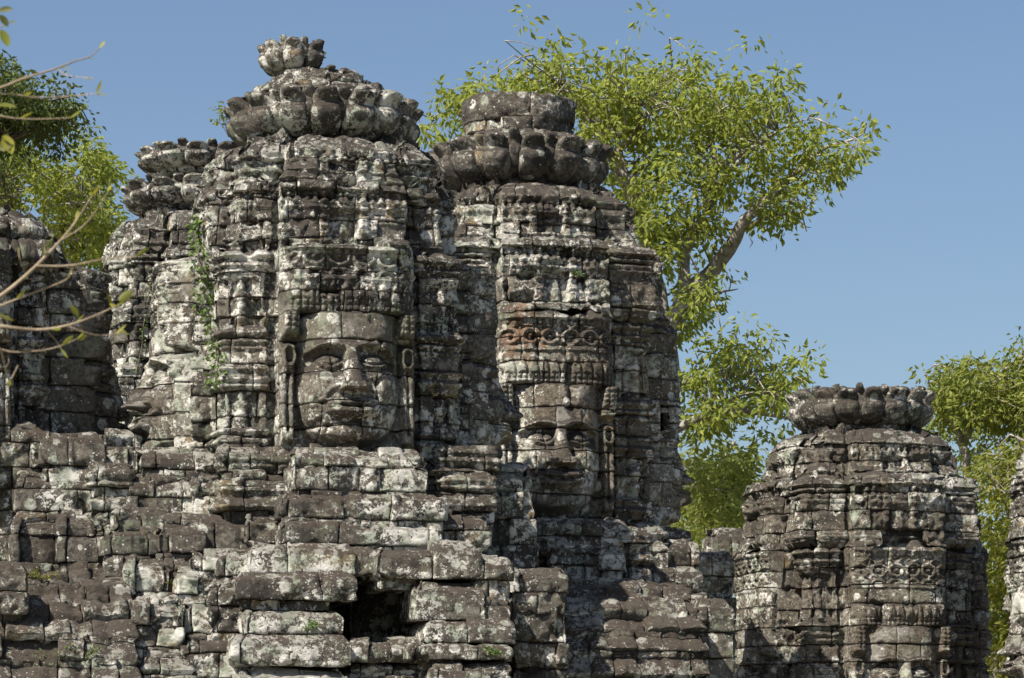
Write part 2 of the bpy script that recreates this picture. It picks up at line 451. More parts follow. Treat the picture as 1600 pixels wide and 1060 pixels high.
def carved_face_height(x, z, H, diadem, HAIR, nose=1.0):
    """x sideways from the nose, z above the chin, HAIR*H the hairline (all metres); diadem = its height"""
    k = H / 1.75
    X = np.abs(x) / k; v = z / H; Z = z / k
    Wd = np.interp(v, [-.1, 0, .08, .2, .4, .7, 1.0], [.40, .48, .60, .70, .77, .775, .77])
    u = np.clip(X / Wd, 0, 1)
    head = np.interp(v, [-.2, 0, .3, .6, 1.0, 1.7], [.58, .58, .57, .54, .50, .42])
    h = head * (1 - u ** 3.2) ** 0.75
    neck = sst(-0.05, 0.03, v - 0.06 * (X / .5) ** 2)
    face = h * (0.22 + 0.78 * neck)
    # brows: the forehead overhangs the sockets
    vb = 0.770 + 0.040 * np.sin(np.clip(X / .62, 0, 1) * math.pi) - 0.02 * sst(.45, .7, X)
    below = sst(vb + .004, vb - .020, v)
    sock = below * sst(.53, vb - .05, v) * sst(.72, .60, X) * sst(.05, .17, X)
    face -= 0.185 * sock
    face += 0.040 * g(v, vb + .024, .024) * sst(.68, .5, X)
    # eyes: heavy half-closed lids
    ex, ez = (X - .335) / .215, (v - (.680 - .012 * ((X - .335) / .2) ** 2)) / .060
    face += 0.135 * np.clip(1 - ex ** 2 - ez ** 2, 0, 1) ** .55
    lid = .648 + .035 * ((X - .335) / .2) ** 2
    face -= 0.065 * g(v, lid, .010) * sst(.245, .18, np.abs(X - .335))
    face += 0.035 * g(v, lid - .026, .015) * sst(.24, .16, np.abs(X - .335))
    # nose
    tn_ = np.clip((.79 - v) / (.79 - .455), 0, 1.15)
    nw = .095 + .095 * tn_ ** 1.6
    nh = (.055 + .195 * nose * tn_ ** 1.2) * sst(.400, .428, v) * sst(.84, .76, v)
    face += nh * np.clip(1 - (X / nw) ** 2.4, 0, 1) ** .7
    face += 0.150 * np.clip(1 - ((X - .185) / .095) ** 2 - ((v - .452) / .050) ** 2, 0, 1) ** .5
    # muzzle, cheeks
    face += 0.105 * g(X, 0, .40) * g(v, .27, .125)
    face += 0.085 * g(X, .47, .20) * g(v, .50, .13)
    face -= 0.075 * g(X - (.24 + (.43 - v) * 1.6), 0, .05) * sst(.25, .30, v) * sst(.47, .41, v)
    face -= 0.035 * g(X, 0, .05) * g(v, .375, .03)
    # lips: wide, thick, turned up at the corners
    sm = .046 * np.clip(X / .44, 0, 1.2) ** 2
    zu = .318 + sm * .7 - .012 * g(X, 0, .06) - .020 * np.clip(X / .44, 0, 1)
    zm = .279 + sm
    zl = .233 + sm * 1.25
    face += 0.150 * np.clip(1 - (X / .475) ** 2.8, 0, 1) ** .6 * np.clip(1 - ((v - zu) / .038) ** 2, 0, 1) ** .5
    face += 0.165 * np.clip(1 - (X / .405) ** 2.6, 0, 1) ** .6 * np.clip(1 - ((v - zl) / .044) ** 2, 0, 1) ** .5
    face -= 0.12 * g(v, zm, .0105) * sst(.50, .43, X)
    face -= 0.08 * g(X, .50, .045) * g(v, zm, .032)
    # chin
    face += 0.075 * g(X, 0, .24) * g(v, .095, .065)
    face -= 0.060 * g(X, 0, .30) * g(v, .168, .024)
    # long ears
    ear = sst(.795, .815, X) * sst(.995, .975, X) * sst(-.01, .03, v) * sst(.845, .80, v)
    helix = ((X - .895) / .098) ** 2 + ((v - .735) / .105) ** 2
    ring = g(np.sqrt(helix), .84, .24) * sst(.57, .66, v)
    eh = np.where(v > .62, .16 * ear + .15 * ring * sst(1.0, .96, X), .21 * ear)
    eh -= .10 * ear * g(X, .895, .018) * sst(.08, .12, v) * sst(.66, .60, v)
    face = np.maximum(face, eh * (v < .9))
    # necklace below the chin
    nk = sst(-.085, -.075, v) * sst(-.008, -.018, v) * sst(.72, .66, X)
    cx = np.mod(x / k, .155) - .0775; cz = (Z + .082)
    rr = np.hypot(cx, cz)
    face += nk * (.025 + .03 * np.cos(rr / .017) * (rr < .085))
    # diadem: bead rows, leaf row, carved panel, cornice
    dz = np.clip(z - H * HAIR, 0, None); f = dz / diadem
    flat = head * (1 - np.clip(X / 1.04, 0, 1) ** 6) - .09 + .11 * sst(0, .5, dz)
    bx = np.mod(x / .095, 1) - .5; bz = np.mod(dz / .095, 1) - .5
    bead = .05 * sst(.5, .30, np.maximum(np.abs(bx), np.abs(bz)))
    lx = np.abs(np.mod(x / .19, 1) - .5)
    leafz = (dz - .19) / .28
    leaf = .06 * sst(0, .12, .5 * (1 - leafz ** 2) - lx) * (leafz > 0) * (leafz < 1)
    band = .04 * g(f, .50, .02) + .035 * g(f, .54, .012)
    sx, sz = x / .36, (dz - .66) / .30
    scroll = .045 * np.sin(2 * math.pi * (np.hypot(np.mod(sx, 1) - .5, np.mod(sz, 1) - .5) * 2.6) + 1.2) * (f > .56) * (f < .86)
    fr = .045 * sst(.5, .25, np.abs(np.mod(x / .11, 1) - .5)) * (f > .88) * (f < .95)
    corn = .10 * sst(.94, .955, f)
    orn = np.where(dz < .185, bead, np.where(f < .48, leaf, band + scroll + fr)) + corn
    hair = flat + orn * sst(1.0, .95, X)
    out = np.where(v > HAIR, hair, np.maximum(face, 0))
    side = sst(.73, .79, X) * sst(.85, .93, v) * sst(1.01, .99, X) * (v <= HAIR)    # beaded locks above the ears
    sb = .055 * sst(.5, .2, np.maximum(np.abs(np.mod(x / .09, 1) - .5), np.abs(np.mod(z / .09, 1) - .5)))
    out = np.maximum(out, side * (.32 + sb))
    return out * k ** .5

def mould(z, lst):
    d = 0
    for zc, hw, a in lst:
        d = d + a * np.sqrt(np.clip(1 - ((z - zc) / hw) ** 2, 0, 1))
    return d

def cross_plan(p):
    pn, hw, rc, p0, pc, bu = (p[k] for k in ('pn', 'hw', 'rc', 'p0', 'pc', 'bu'))
    return [(0 * pn, pn + bu), (hw * .55, pn + bu * .72), (hw, pn), (hw, rc), (p0, rc), (p0, pc), (pc * .945, pc * .945),
            (pc, p0), (rc, p0), (rc, hw), (pn, hw), (pn + bu * .72, hw * .55), (pn + bu, 0 * pn)]
SEG = [.57, .46, .45, .22, .2, .62, .62, .2, .22, .45, .46, .57]
HWP = 1.03

def st(z, pn, hw, rc, p0, pc, bu=0.0, j=0): return dict(z=z, pn=pn, hw=hw, rc=rc, p0=p0, pc=pc, bu=bu, j=j)

def face_tower(name, label, axis_px, Y, chin, H, zd, z2, z3, seed, cell=.034, cat='stone tower', group=None,
               mat=None, top=True, k=1.0, base_pn=2.75, spread=.55, up_k=1.0, bay=None, HAIR=1.10, wear=1.0, t2k=1.0, ck=1.0, nose=1.0, carve=(0, 1, 2, 3), bump_up=0):
    mat = mat or M_STONE
    rng = np.random.default_rng(seed)
    ax = P(axis_px, 0, Y)[:2]
    root = thing(name, label, cat, (ax[0], ax[1], 0), group)
    F, U, C2, K = k, k * up_k, k * up_k * t2k, k * ck
    stations = [
        st(0, base_pn + spread, 1.5, 2.5 * F, 1.75, 2.45 * F, 0, 1),
        st(max(chin - 1.7, .5), base_pn + spread * .45, 1.35, 2.25 * F, 1.5, 2.25 * F, 0, 1),
        st(max(chin - .8, .8), base_pn + spread * .2, 1.2, 2.05 * F, 1.4, 2.1 * F, 0, 1),
        st(chin - .30, base_pn, 1.18, 1.98 * F, 1.38, 2.08 * F, 0, 0),
        st(chin - .24, base_pn, 1.15, 1.95 * F, 1.35, 2.05 * F, 0, 0),
        st(chin - .16, base_pn - .12, 1.12, 1.85 * F, 1.3, 1.95 * F, 0, 1),       # 4 ledge under the face
        st(chin - .12, 2.2 * F, HWP, 1.80 * K, 1.17, 1.9 * K, 0, 0),
        st(chin + H * HAIR, 2.2 * F, HWP, 1.80 * K, 1.17, 1.88 * K, 0, 1),               # 6 hairline
        st(zd - .02, 2.12 * F, HWP, 1.76 * K, 1.17, 1.84 * K, 0, 0),
        st(zd + .02, 2.12 * F, 1.02, 1.74 * K, 1.15, 1.82 * K, 0, 1),             # 8 top of the diadem
        st(zd + .15, 1.88 * C2, .95, 1.56 * C2, 1.06, 1.64 * C2, .10, 0),
        st(z2 - .16, 1.80 * C2, .94, 1.50 * C2, 1.05, 1.57 * C2, .10, 0),
        st(z2 - .12, 1.90 * C2, .96, 1.58 * C2, 1.07, 1.65 * C2, .10, 0),
        st(z2 + .0, 1.86 * C2, .95, 1.54 * C2, 1.06, 1.61 * C2, .10, 1),              # 12
        st(z2 + .12, 1.82 * U, .84, 1.50 * U, .94, 1.57 * U, .10, 0),
        st(z3 - .40, 1.70 * U, .82, 1.40 * U, .92, 1.47 * U, .11, 0),
        st(z3 - .30, 1.73 * U, .82, 1.44 * U, .93, 1.51 * U, .12, 0),
        st(z3 - .12, 1.54 * U, .78, 1.28 * U, .88, 1.34 * U, .12, 1),             # 17
        st(z3 + .0, 1.20 * U, .6, .98 * U, .7, 1.08 * U, .1, 0),
        st(z3 + .07, .5, .3, .42, .35, .46, 0, 1)]
    if bay is not None:         # unseen hollow cut into the base, added so the square opening stays dark
        for q in stations[:3]: q['pn'] = bay
    S = Surf(ax, cross_plan, SEG, stations, True)
    qL = S.knots[-1]
    sidevec = [(0, 1), (1, 0), (0, -1), (-1, 0)]

    def relief(t, n, z, q, seg, tn, N, base, E):
        out = np.zeros((len(t), 3))
        fz = S.st['z']
        for half in (0, 1):
            m = (seg <= 1) if half == 0 else (seg >= 10)
            lat = np.where(m, tn[:, 0], 0) if half == 0 else np.where(m, -tn[:, 1], 0)
            side = (q + half) % 4
            for sd in range(4):
                mm = m & (side == sd)
                if not mm.any(): continue
                x, zz = lat[mm], z[mm]
                h = np.zeros(len(x))
                if sd in carve:
                    fm = (zz > chin - .2) & (zz < zd + .3)
                    er = 1 + 0.05 * fbm(base[mm] * 1.3, 2, seed + 77)
                    hh = carved_face_height(x + .025 * fbm(base[mm] * 1.3, 2, seed + 5), zz - chin + .015 * fbm(base[mm] * 2, 2, seed + 8), H, zd - chin - H * HAIR, HAIR, nose) * er * wear
                    hh = hh * sst(zd + .15, zd + .02, zz) * sst(chin - .19, chin - .15, zz)
                    h += hh
                # upper storeys: a false window between colonettes, fringe rows
                for (a, b, wd) in ((zd + .16, z2 - .16, .94), (z2 + .13, z3 - .40, .80)):
                    f = (zz - a) / (b - a)
                    ins = (f > 0) & (f < 1)
                    nx = np.abs(x)
                    hgt = .05 * ((nx > .24) & (nx < .36)) * (1 + .5 * np.sin(f * 40)) - .11 * (nx < .22) * (f > .12) * (f < .62) + .05 * (nx < .07) * (f > .12) * (f < .55)
                    hgt = hgt + .05 * g(f, .70, .04) + .06 * g(f, .80, .04) + .045 * g(f, .08, .05) + .045 * np.sin(nx * 48) * (f > .82)
                    hgt = hgt + .05 * np.abs(fbm(base[mm] * 6.0, 2, seed + 19)) * (nx > .40)
                    h += hgt * ins
                d3 = np.array([sidevec[sd][0] * TV[0] + sidevec[sd][1] * NV[0], sidevec[sd][0] * TV[1] + sidevec[sd][1] * NV[1], 0])
                e = np.where(E[mm] >= 2, 1.0, 1.0)
                out[mm] += (h * e)[:, None] * d3[None, :]
        # corner pillars: capitals, bands and bases
        m = (seg >= 4) & (seg <= 7)
        if m.any():
            A = zd - chin; zz = z[m]
            lst = [(chin + A * f, hw, a) for f, hw, a in ((.985, .05, .10), (.935, .04, .07), (.90, .03, .05), (.585, .06, .09), (.54, .04, .06),
                                                    (.505, .03, .04), (.40, .04, .05), (.345, .05, .07), (.31, .03, .04), (.02, .06, .08), (.075, .04, .05))]
            for (a, b) in ((zd + .16, z2 - .16), (z2 + .13, z3 - .40)):
                lst += [(a + (b - a) * f, .035, am) for f, am in ((.93, .08), (.83, .06), (.74, .04), (.08, .06), (.18, .04))]
            lst += [(chin - .35, .06, .08), (chin - .5, .04, .05), (chin - .72, .07, .09), (chin - 1.0, .05, .06), (chin - 1.12, .04, .06)]
            d = mould(zz, lst)
            a_ = np.where(seg[m] <= 5, tn[m, 0], tn[m, 1]) - 1.53 * k      # sideways on the pillar face
            for f0, f1 in ((.62, .87), (.09, .29)):
                za, zb_ = chin + A * f0, chin + A * f1
                fz = (zz - za) / (zb_ - za)
                d = d - .10 * sst(.27, .24, np.abs(a_)) * sst(0, .05, fz) * sst(1, .93, fz)
                body = np.interp(fz, [0, .05, .3, .45, .6, .7, .74, .80, .86, .95], [.06, .10, .11, .07, .13, .10, .04, .07, .07, .02])
                d = d + .12 * np.sqrt(np.clip(1 - (a_ / body) ** 2, 0, 1)) * (fz > .02) * (fz < .95)
            bx = base[m]
            d = d + .035 * np.clip(fbm(bx * 6.5, 2, seed + 61), -.3, 1) * sst(.1, .4, fbm(bx * .9, 2, seed + 63))
            out[m] += N[m] * d[:, None]
        # worn carving on the storeys
        up = (seg <= 1) | (seg >= 10)
        mm = up & ((z > zd + .1) | (z < chin - .2))
        if mm.any():
            out[mm] += N[mm] * (.035 * np.abs(fbm(base[mm] * 5.5, 2, seed + 91)))[:, None]
        return out

    behind = lambda a, c: c if 0 <= 1 else c
    def fine(sm, c):
        q = (np.mod(sm, S.L)) / qL      # 0 front, 1 right, 2 back, 3 left
        return c * 3.2 if 1.35 < q < 2.65 else c
    def build(nm, s0, s1, iw0, iw1, closed, parent, blen=.55, cell_=None, hc=.38, miss=.01, loose=1.0, mt=None, rough=1.0, pil=.009, gap=.007):
        B = Blocks()
        cs = courses(S, S.w[iw0], S.w[iw1], hc, np.random.default_rng(seed + iw0 * 7))
        B.run(S, s0, s1, cs, cell_ or cell, rng, blen, gap=gap, closed=closed, fine=fine, miss=miss, loose=loose)
        p = B.finish(S, relief, seed=seed, rough=rough, pil=pil)
        parts = [p]
        c, cf = core(S, s0, s1, S.w[iw0], S.w[iw1], .16)
        parts.append((c, cf))
        v, f, a = join(parts)
        return mesh_obj(nm, v, f, mt or mat, parent, attrs={'blk': a})
    build('base', 0, S.L, 0, 5, True, root, cell_=cell * 1.5, loose=1.3, mt=M_LEDGE)
    half = SEG[0] + SEG[1]
    for sd in range(4):
        c0 = sd * qL
        ff = build('carved_face', c0 - half, c0 + half, 5, 7, False, root, blen=.60, cell_=cell * .7, hc=.40, miss=0, loose=.55, rough=.7, pil=.007, gap=.006, mt=M_FACE2 if mat is M_T2 or mat is M_T3 else M_FACE)
        build('diadem', c0 - half, c0 + half, 7, 9, False, ff, blen=.48, cell_=cell * .7, hc=.36, miss=0, loose=.5, rough=.7, pil=.009, gap=.005)
        build('corner_pillar', c0 + half, c0 + qL - half, 5, 9, False, root, blen=.55, hc=.38)
    build('lower_storey', 0, S.L, 9, 13, True, root, hc=.36, blen=.62, loose=1.3)
    build('upper_storey', 0, S.L, 13, 19, True, root, hc=.36, blen=.68, loose=1.4)
    return root, ax

# ------------------------------------------------------------------ lotus crowns
def rough_lump(V, amp, sc, seed):
    amp = amp * .5
    c = V.mean(0)
    d = V - c
    l = np.linalg.norm(d, axis=1, keepdims=True)
    return V + d / np.maximum(l, 1e-6) * (amp * fbm(V * sc, 3, seed))[:, None]

def petal_mesh(ax, ang, z0, h, r0, out, W, th, seed, tip=.12, nb=22, na=22):
    """bulging lotus petal: fat bowl, pointed lip that curls outward"""
    b = np.linspace(0, 1, nb)
    r = r0 + out * np.interp(b, [0, .08, .22, .42, .56, .63, .70, .80, .90, .95, 1.0], [-.1, .22, .62, .86, .88, .74, .80, 1.0, 1.20, 1.12, .7])
    wd = W * np.interp(b, [0, .06, .2, .42, .56, .63, .70, .80, .90, .96, 1.0], [.6, .78, .94, 1.0, .97, .86, .88, .82, .66, .48, .3])
    t = th * np.interp(b, [0, .06, .25, .45, .56, .63, .70, .80, .90, 1.0], [.5, .8, 1.05, 1.1, 1.0, .70, .72, .80, .62, .3])
    zz = z0 + h * b
    a = np.linspace(0, 2 * math.pi, na, endpoint=False)
    ca, sa = np.cos(a), np.sin(a)
    er, et = np.array([math.sin(ang), -math.cos(ang)]), np.array([math.cos(ang), math.sin(ang)])
    V = []
    for i in range(nb):
        rr = r[i] - t[i] * .55 + t[i] * np.sign(sa) * np.abs(sa) ** .8
        ll = wd[i] * np.sign(ca) * np.abs(ca) ** .8
        V.append(np.stack([ax[0] + er[0] * rr + et[0] * ll, ax[1] + er[1] * rr + et[1] * ll, np.full(na, zz[i])], 1))
    V = np.concatenate(V)
    i = np.arange(nb * na).reshape(nb, na); j = np.roll(i, -1, 1)
    F = np.stack([i[:-1], j[:-1], j[1:], i[1:]], -1).reshape(-1, 4)
    F = np.concatenate([F, [[i[0, (na - k - 1) % na], i[0, (na - k - 2) % na], i[0, k + 1], i[0, k]] for k in range(0, na // 2 - 1)],
                        [[i[-1, k], i[-1, k + 1], i[-1, (na - k - 2) % na], i[-1, (na - k - 1) % na]] for k in range(0, na // 2 - 1)]])
    return rough_lump(V, .022, 8.0, seed), F

def round_plan(nseg):
    an = np.linspace(0, 2 * math.pi, nseg + 1)
    def f(p): return [(p['r'] * math.sin(a), p['r'] * math.cos(a)) for a in an]
    return f

def ring_masonry(ax, prof, seed, hc=.3, blen=.5, cell=.045, loose=1.2, rough=1.0):
    """round course of blocks, prof = [(z, r, joint)...]"""
    n = 48
    rm = max(q[1] for q in prof)
    S = Surf(ax, round_plan(n), [2 * math.pi * rm / n] * n, [dict(z=a, r=b, j=c) for a, b, c in prof], False)
    # plan runs front -> right like the towers
    B = Blocks(); rng = np.random.default_rng(seed)
    S.all_knots = lambda: np.array([0.0, S.L])
    B.run(S, 0, S.L, courses(S, 0, S.w[-1], hc, rng), cell, rng, blen, loose=loose)
    p = B.finish(S, None, seed=seed, rough=rough)
    c, cf = core(S, 0, S.L, 0, S.w[-1], .12)
    return [p, (c, cf)]

def lotus(root, ax, z0, r0, h, n, out, W, seed, missing=(), rim=True, name='lotus_crown', th=.2, top=None, phase=0.0, jit=.5, mat=None):
    mat = mat or M_CROWN
    prof = [(z0 - .05, r0 * 1.02, 1), (z0 + .1, r0 * .98, 0), (z0 + h * .55, r0 + out * .35, 1), (z0 + h * .92, r0 + out * .35, 0),
            (z0 + h * 1.02, r0 + out * .15, 1), (z0 + h * 1.06, .25, 1)]
    v, f, a = join(ring_masonry(ax, prof, seed))
    cr = mesh_obj(name, v, f, mat, root, attrs={'blk': a})
    rng = np.random.default_rng(seed + 1)
    for i in range(2 * n):
        inner = i % 2
        ang = math.pi * i / n + phase
        dd = rng.normal(0, .02, 3) * jit
        if i // 2 in missing: continue
        if inner:
            V, Fc = petal_mesh(ax, ang + dd[0], z0 + .10 + dd[1], h * rng.uniform(.86, .98), r0 + .02, out * rng.uniform(.72, .82), W * .5, th * .8, seed + i * 3)
        else:
            V, Fc = petal_mesh(ax, ang + dd[0], z0 + .02 + dd[1], h * rng.uniform(.92, 1.02), r0 + .06, out * rng.uniform(.88, 1.05), W * rng.uniform(.92, 1.06), th, seed + i * 3)
        mesh_obj('petal', V, Fc, mat, cr, attrs={'blk': np.full(len(V), rng.random())})
    return cr

# ------------------------------------------------------------------ straight walls, ledges and vaulted roofs
def box_plan(p):
    hw, nf, nb = p['hw'], p['nf'], p['nb']
    return [(-hw, nb), (-hw, nf), (hw, nf), (hw, nb)]

def wall_mass(x0, x1, y0, y1, Y, depth=1.3, seed=0, hc=.38, blen=.52, cell=.04, top=.36, slope=.45, mouldings=(), loose=1.9,
              orn=0.0, rib=0.0, roof=None, rough=.95, ext=.32):
    """block masonry: front between photo columns x0..x1, rows y0 (top) .. y1 (bottom or None = ground), front face at depth Y"""
    k = (D0 + Y) / D0
    c = P((x0 + x1) / 2, y0, Y)
    hw = (x1 - x0) / 200 * k / math.cos(YAW)
    zt = c[2]; zb = 0.0 if y1 is None else P(0, y1, Y)[2]
    h = zt - zb
    top = min(top, h * .55)
    ext = 0 if y1 is None else min(ext, zb)
    if roof is None:
        sta = [dict(z=zb - ext, nf=-.05 * (ext > 0), hw=hw - .03 * (ext > 0), nb=-depth, j=1)] * int(ext > 0) + [dict(z=zb, nf=0, hw=hw, nb=-depth, j=1), dict(z=zt - top * .75, nf=0, hw=hw, nb=-depth, j=0),
               dict(z=zt - top * .5, nf=-top * .10, hw=hw - .02, nb=-depth, j=0),
               dict(z=zt - .02, nf=-top * .75, hw=hw - .09, nb=-depth, j=0), dict(z=zt, nf=-top * .75 - slope * .5, hw=hw - .1, nb=-depth, j=1),
               dict(z=zt + .03, nf=-depth * .9, hw=hw - .12, nb=-depth, j=1)]
    else:
        rise, run = roof      # vault: eaves at the bottom edge, rising back
        sta = [dict(z=zb, nf=0, hw=hw, nb=-depth, j=1)]
        for f in np.linspace(0, 1, 7)[0:]:
            sta.append(dict(z=zt - rise + rise * math.sin(f * 1.25) / math.sin(1.25), nf=-run * (1 - math.cos(f * 1.35)) / (1 - math.cos(1.35)), hw=hw - .02 * f, nb=-depth, j=int(f in (0, 1))))
        sta.append(dict(z=zt - .05, nf=-depth * .95, hw=hw - .05, nb=-depth, j=1))
    S = Surf(c[:2], box_plan, [depth, 2 * hw, depth], sta, False)
    rng = np.random.default_rng(seed)
    B = Blocks()
    B.run(S, 0, S.L, courses(S, 0, S.w[-1], hc, rng), cell, rng, blen, gap=.007, loose=loose)
    def relief(t, n, z, q, seg, tn, N, base, E):
        d = np.zeros(len(t))
        if mouldings:
            d += mould(z, [(zb + h * f, hh, a) for f, hh, a in mouldings])
        if orn:
            d += orn * np.abs(fbm(base * 5.5, 2, seed + 3)) + orn * .6 * np.sin(t * 22) * np.sin(z * 20)
        if rib:
            d += rib * np.abs(np.sin(t * math.pi / .42)) ** .6 + .10 * (np.mod((z - zb) / .34 + .06 * fbm(base * 1.2, 2, seed), 1) - .5) * -1
        return N * d[:, None]
    p = B.finish(S, relief if (mouldings or orn or rib) else None, seed=seed + 11, rough=rough, sink=.16, pil=.004)
    # solid heart
    i = .10
    tt = zt - top * .8 if roof is None else zt - roof[0] - .05
    q = [(-hw + i, -depth + .02), (-hw + i, -i), (hw - i, -i), (hw - i, -depth + .02)]
    V = []
    for z in (zb + .02 - (ext if roof is None else 0), tt):
        for (t, n) in q: V.append([c[0] + t * TV[0] + n * NV[0], c[1] + t * TV[1] + n * NV[1], z])
    Fb = [[0, 3, 2, 1], [4, 5, 6, 7], [0, 1, 5, 4], [1, 2, 6, 5], [2, 3, 7, 6], [3, 0, 4, 7]]
    parts = [p, (np.array(V), np.array(Fb))]
    if roof is not None:
        cc, cf = core(S, 0, S.L, S.w[1], S.w[-1], .12)
        parts.append((cc, cf))
    return parts

SEEDN = [1000]
def part_of(root, name, rects, mat=None):
    """several courses of one wall in one part; each rect = (x0, x1, y0, y1, Y, options)"""
    parts = []
    for r in rects:
        SEEDN[0] += 13
        o = dict(r[5]) if len(r) > 5 else {}
        parts += wall_mass(*r[:5], seed=SEEDN[0], **o)
    v, f, a = join(parts)
    return mesh_obj(name, v, f, mat or M_LEDGE, root, attrs={'blk': a})

# ================================================================== THE PLACE
GROUND = mesh_obj('ground', [[-900, -300, 0], [900, -300, 0], [900, 1500, 0], [-900, 1500, 0]], [[0, 1, 2, 3]], M_GROUND, smooth=False)
tag(GROUND, None, None, kind='structure')

# ---- towers
M_T2 = stone_material('tower_stone', lichen=-.005, warm=.5, black=-.035, rust=(*P(815, 520, 4.2), .55))
M_T3 = stone_material('pale_tower_stone', lichen=-.01, warm=.45, black=-.03)
T1, A1 = face_tower('face_tower', 'tall stone tower nearest the camera with a smiling face above the dark square opening', 505, 0, 6.40, 1.75, 9.28, 10.38, 11.17, 11, base_pn=2.45, spread=.1, bay=.4, nose=1.45)
T2, A2 = face_tower('face_tower', 'stone tower with a smiling face behind the dark profile, topped by a flat slab', 820, 7, 6.03, 1.80, 9.36, 10.72, 11.86, 22, mat=M_T2, k=1.03, HAIR=1.2, t2k=1.2)
T3, A3 = face_tower('face_tower', 'lower stone tower at the right with an intact wide lotus crown', 1345, 15, 2.30, 1.78, 6.0, 7.42, 8.48, 33, cell=.045, mat=M_T3, HAIR=1.2, wear=.85, t2k=1.2)
T4, A4 = face_tower('face_tower', 'stone tower half hidden behind the nearest one, two tiers of lotus at its top left', 318, 12, 7.5, 1.75, 10.4, 11.5, 12.35, 44, cell=.055)
T5, A5 = face_tower('face_tower', 'dark stone tower at the left edge with a broken flat top and shaded flank', -98, 0, 6.40, 1.75, 9.28, 9.56, 10.12, 55, cell=.045, base_pn=1.9, spread=.1, ck=.84)
T6, A6 = face_tower('face_tower', 'stone tower cut by the right edge of the picture showing half a face', 1795, 10, 3.0, 1.75, 5.9, 7.0, 7.9, 66, cell=.05, up_k=1.3)

def cap(root, ax, prof, seed, hc=.24, blen=.5, mat=None, rough=1.4):
    v, f, a = join(ring_masonry(ax, prof, seed, hc=hc, blen=blen, rough=rough))
    return mesh_obj('cap_course', v, f, mat or M_CROWN, root, attrs={'blk': a})
lotus(T1, A1, 11.22, 1.08, .72, 16, .34, .248, 301, phase=.1, th=.2)
cap(T1, (A1[0] - .05, A1[1]), [(11.86, 1.27, 1), (11.98, 1.22, 0), (12.0, 1.10, 1), (12.14, 1.05, 0), (12.16, .88, 1), (12.28, .82, 0), (12.3, .70, 1), (12.41, .66, 0), (12.45, .1, 1)], 303, hc=.15, blen=.42)
lotus(T1, (A1[0] - .42, A1[1] - .05), 12.40, .34, .46, 9, .16, .155, 305, missing=(2, 3), name='top_lotus', th=.13)
lotus(T2, (A2[0] - .1, A2[1]), 11.95, 1.1, .86, 14, .40, .262, 311, phase=.16, th=.23)
cap(T2, (A2[0] - .1, A2[1]), [(12.7, 1.25, 1), (12.85, 1.2, 0), (12.93, 1.0, 1), (13.16, .98, 1), (13.18, 1.0, 0)], 313, hc=.26, blen=.6)
cap(T2, (A2[0] - .12, A2[1]), [(13.12, .9, 1), (13.17, .96, 0), (13.3, 1.0, 0), (13.56, 1.0, 0), (13.61, .93, 1), (13.64, .1, 1)], 317, hc=.7, blen=1.9, mat=M_ROOF, rough=1.5)
lotus(T3, A3, 8.60, 1.10, .78, 17, .32, .242, 321, phase=.05, th=.19)
lotus(T4, A4, 12.5, 1.15, .55, 14, .36, .30, 331, th=.22)
lotus(T4, A4, 13.3, .9, .45, 12, .3, .27, 333, name='top_lotus', th=.18)

# ---- ruined galleries in front of the towers
G1 = thing('gallery_ruin', 'collapsed masonry below the nearest face with a black square opening in its wall', 'ruin', P(600, 1200, -3.5) * [1, 1, 0])
mo = dict(mouldings=((.88, .05, .08), (.72, .05, .07), (.55, .04, .06), (.2, .06, .08), (.08, .05, .06)))
part_of(G1, 'upper_ledge', [
    (460, 668, 697, 768, -3.05, dict(hc=.36, blen=.5, loose=1.8)),
    (441, 690, 766, 812, -3.25, dict(hc=.45, blen=.65, loose=1.6)),
    (440, 688, 808, 852, -3.35, dict(hc=.45, blen=.9)),
    (345, 448, 692, 740, -2.6, dict(mouldings=((.5, .06, .06), (.25, .04, .05)))),
    (350, 448, 738, 800, -2.75, dict(mo)),
    (380, 452, 798, 850, -3.0),
    (686, 776, 697, 735, -1.55, dict(mouldings=((.75, .05, .07), (.4, .04, .05)))),
    (692, 772, 733, 800, -1.7, dict(mo)),
    (690, 765, 798, 865, -2.0),
    (735, 835, 722, 890, -.6, dict(hc=.38))])
part_of(G1, 'front_wall', [
    (392, 594, 846, 898, -3.9, dict(ext=0, hc=.6, blen=.95, depth=1.7)), (588, 745, 850, 905, -3.85, dict(ext=0, hc=.6, blen=1.3, depth=1.7)), (742, 800, 866, 940, -3.7, dict(ext=0, depth=1.6)),
    (372, 556, 893, 938, -4.15, dict(ext=0, hc=.6, blen=1.4, depth=1.8, slope=.3)), (380, 512, 934, 954, -4.05, dict(ext=0, depth=1.7, top=.05)), (378, 538, 951, 992, -4.25, dict(ext=0, hc=.6, blen=1.5, depth=1.9)),
    (366, 550, 988, 1042, -4.45, dict(ext=0, hc=.6, blen=1.2, depth=2.0)), (375, 548, 1038, None, -4.5, dict(ext=0, hc=.45, blen=.8, depth=2.0)),
    (652, 760, 902, 970, -4.0, dict(ext=0, hc=.8, blen=1.5, depth=1.5)), (744, 801, 930, 975, -3.85, dict(ext=0)), (668, 801, 966, 1006, -4.05, dict(ext=0, hc=.6, blen=1.5)),
    (545, 665, 1000, 1036, -3.95, dict(ext=0, hc=.5, blen=.5, depth=2.0)), (640, 802, 1003, 1032, -4.2, dict(ext=0, hc=.5, blen=.9)),
    (545, 690, 1034, None, -3.9, dict(ext=0, hc=.42, blen=.45, depth=1.6)), (672, 806, 1030, None, -4.3, dict(ext=0, hc=.45, blen=.9))])
part_of(G1, 'lintel', [(596, 652, 902, 922, -3.7, dict(ext=0, hc=.5, blen=1, depth=1.2, top=.03))])
